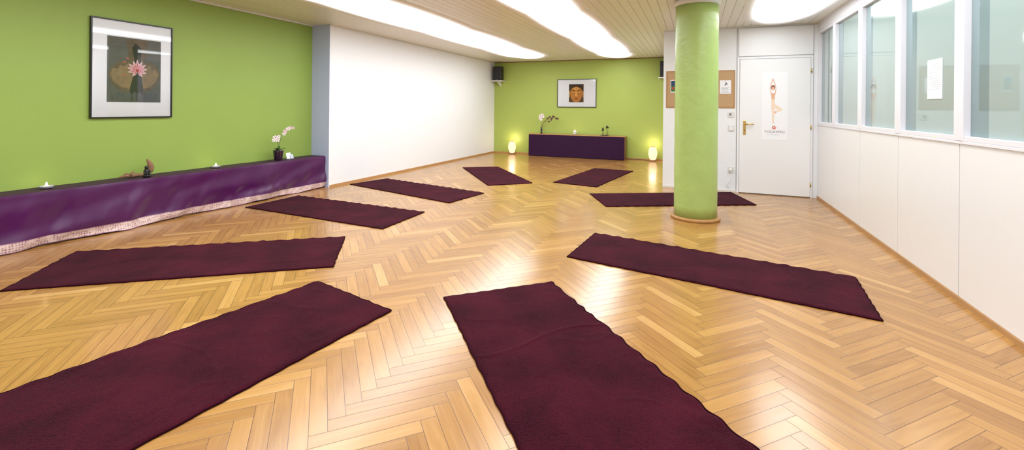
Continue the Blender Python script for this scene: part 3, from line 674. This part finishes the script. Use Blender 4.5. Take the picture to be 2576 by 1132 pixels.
# orchid helper
def flower(b1,b2,c,nrm,size):
    nrm=Vector(nrm).normalized(); a=nrm.cross(Vector((0,0,1))).normalized(); u_=a.cross(nrm)
    for k in range(5):
        th=math.pi/2+k*2*math.pi/5; d_=(a*math.cos(th)+u_*math.sin(th)); s_=nrm.cross(d_)
        w=size*(.42 if k in (1,4) else .28); l=size
        vs=[];ks=8
        for i in range(ks):
            t=2*math.pi*i/ks; vs.append(c+d_*(l*.5+l*.5*math.cos(t))+s_*w*math.sin(t)+nrm*(.15*size*math.cos(t)))
        b1.add([c+d_*l*.5+nrm*size*.12]+vs,[(0,1+i,1+(i+1)%ks) for i in range(ks)])
    b2.ell(c+nrm*size*.15,size*.16,size*.16,size*.2,8,6)
def leafb(b,base,tip,w,sag=.02):
    base=Vector(base); tip=Vector(tip); d_=tip-base; s_=d_.cross(Vector((0,0,1))).normalized(); n=8; vs=[];fs=[]
    for i in range(n+1):
        t=i/n; c=base+d_*t+Vector((0,0,sag*4*t*(1-t))); ww_=w*math.sin(math.pi*min(.98,.08+t*.92))**.7
        vs+=[c-s_*ww_+Vector((0,0,.006)),c,c+s_*ww_+Vector((0,0,.006))]
    for i in range(n): fs+=[(3*i,3*i+1,3*i+4,3*i+3),(3*i+1,3*i+2,3*i+5,3*i+4)]
    b.add(vs,fs)
c=onbench(700,396,.16)
o=thing('potted_orchid',c,'pale pink orchid in a dark aubergine pot at the far end of the draped bench','plant')
pot=B().lathe(c,[(.048,0),(.05,.004),(.062,.06),(.07,.135),(.072,.145),(.064,.145),(.06,.12)],32).done('pot','pot',o,smooth=True)
B().lathe(c,[(.001,.125),(.04,.128),(.062,.125)],24,False).done('soil','twig',pot)
b=B()
for dy,dx,dz in ((.09,.04,.03),(-.1,.03,.04),(.06,-.05,.06),(-.05,.09,.02)): leafb(b,c+Vector((0,0,.125)),c+Vector((dx,dy,.13+dz)),.02)
b.done('leaves','leaf',o,smooth=True)
st=[[c+Vector(v_) for v_ in ((0,0,.125),(.01,-.01,.22),(.01,-.03,.30),(.02,-.055,.345),(.03,-.08,.34))],[c+Vector(v_) for v_ in ((0,0,.125),(0,.02,.25),(0,.05,.34),(.01,.10,.43),(.02,.17,.465),(.02,.24,.46))]]
b=B()
for s_ in st: b.tube(s_,[.004,.0035,.003,.003,.002,.002][:len(s_)],8)
b.done('stems','stem',o,smooth=True)
for k,(dx,dy,dz,sz,mm) in enumerate([(.04,-.085,.335,.038,'petal'),(.05,-.055,.30,.034,'petal'),(.04,-.11,.30,.03,'petal'),(.03,.09,.42,.034,'petalpink'),(.04,.13,.45,.034,'petal'),(.03,.18,.465,.03,'petalpink'),(.04,.06,.38,.03,'petal'),(.03,.23,.46,.024,'petalpink'),(.04,-.03,.345,.028,'petal')]):
    b1,b2=B(),B(); flower(b1,b2,c+Vector((dx,dy,dz)),(.8,-.5+.1*(k%3),.0),sz)
    fo_=b1.done('blossom',mm,o,smooth=True); b2.done('blossom_lip','pinkcore',fo_,smooth=True)
c=onbench(727,393,.15)
t=thing('card_stand',c,'small clear stand of pale leaflets beside the orchid pot','card stand')
box('holder','glassy',c.x-.03,c.x+.035,c.y-.06,c.y+.06,BZ+.003,BZ+.012,t)
def card(dx,dy,h,w,mm):
    B().add([c+Vector((dx,dy-w,.012-.003)),c+Vector((dx,dy+w,.009)),c+Vector((dx-.02,dy+w,.009+h)),c+Vector((dx-.02,dy-w,.009+h))],[(0,1,2,3)]).done('leaflet',mm,t)
card(.03,-.03,.05,.028,'paper'); card(.028,.035,.055,.025,'cardblue'); card(.0,.0,.08,.04,'paper')
# ------------------------------------------------------------------ altar things
def onalt(u): d_=ray(u,335); y=11.62; return Vector((y*d_.x/d_.y,y,AZ))
c=onalt(1362)
o=thing('orchid_vase',c,'slim dark vase with a white orchid and a brown flowering twig on the altar','plant')
B().lathe(c,[(.028,0),(.032,.01),(.022,.05),(.03,.09),(.022,.13),(.026,.17),(.02,.175)],20).done('vase','pot',o,smooth=True)
b=B(); b.tube([c+Vector(v_) for v_ in ((0,0,.16),(-.01,0,.27),(0,-.01,.38),(.02,-.02,.46),(.05,-.02,.48))],[.005,.004,.004,.003,.002],8); b.done('stem','stem',o,smooth=True)
b=B(); b.tube([c+Vector(v_) for v_ in ((0,0,.16),(.05,0,.28),(.13,0,.37),(.24,-.01,.43),(.36,-.02,.44),(.45,-.02,.41))],[.007,.006,.006,.005,.005,.004],8)
b.tube([c+Vector(v_) for v_ in ((.1,0,.34),(.17,0,.34),(.25,-.01,.33))],[.004,.004,.003],8); tw=b.done('twig','twig',o,smooth=True)
for dx,dz,sz in ((-.02,.48,.05),(.03,.5,.05),(-.03,.42,.045),(.05,.46,.045),(.0,.38,.04)):
    b1,b2=B(),B(); flower(b1,b2,c+Vector((dx,-.03,dz)),(.2,-1,0),sz); fo_=b1.done('blossom','petal',o,smooth=True); b2.done('blossom_lip','pinkcore',fo_,smooth=True)
for dx,dz in ((.18,.41),(.24,.45),(.3,.42),(.36,.46),(.42,.42),(.46,.41),(.22,.33),(.28,.38),(.33,.47)):
    b1,b2=B(),B(); flower(b1,b2,c+Vector((dx,-.03,dz)),(.2,-1,0),.034); fo_=b1.done('blossom','twig',o,smooth=True)
c=onalt(1446)
t=thing('candle_holder',c,'small white lotus-shaped candle holder in the middle of the altar','candle')
B().lathe(c,[(.03,0),(.045,.01),(.05,.05),(.04,.075),(.034,.075),(.04,.045),(.02,.03)],20).done('bowl','plate',t,smooth=True)
b=B()
for k in range(8):
    a=k*math.pi/4; leafb(b,c+Vector((.03*math.cos(a),.03*math.sin(a),.02)),c+Vector((.075*math.cos(a),.075*math.sin(a),.08)),.018)
b.done('petals','paper',t,smooth=True)
B().lathe(c+Vector((0,0,.075)),[(.001,0),(.01,.01),(.011,.02),(.006,.035),(.001,.05)],12).done('flame','flame',t,smooth=True)
c=onalt(1521)
t=thing('tree_ornament',c,'small dark ornament of two little trees on a flat base, right on the altar','ornament')
box('base','stone',c.x-.1,c.x+.1,c.y-.04,c.y+.04,AZ,AZ+.015,t,bevel=.003)
for dx,h in ((-.05,.15),(.055,.19)):
    tr=B().tube([c+Vector((dx,0,.015)),c+Vector((dx+.01,0,h*.5)),c+Vector((dx-.005,0,h))],[.01,.007,.005],8).done('trunk','twig',t,smooth=True)
    b=B()
    for k in range(7): b.ell(c+Vector((dx+random.uniform(-.03,.03),random.uniform(-.02,.02),h+random.uniform(-.02,.05))),.022,.02,.018,8,6)
    b.done('crown',sm('dark_leaf',48,60,34),tr,smooth=True)
w=bpy.data.worlds.new('world'); S.world=w; w.use_nodes=True; w.node_tree.nodes['Background'].inputs[0].default_value=(.8,.85,1,1); w.node_tree.nodes['Background'].inputs[1].default_value=.3
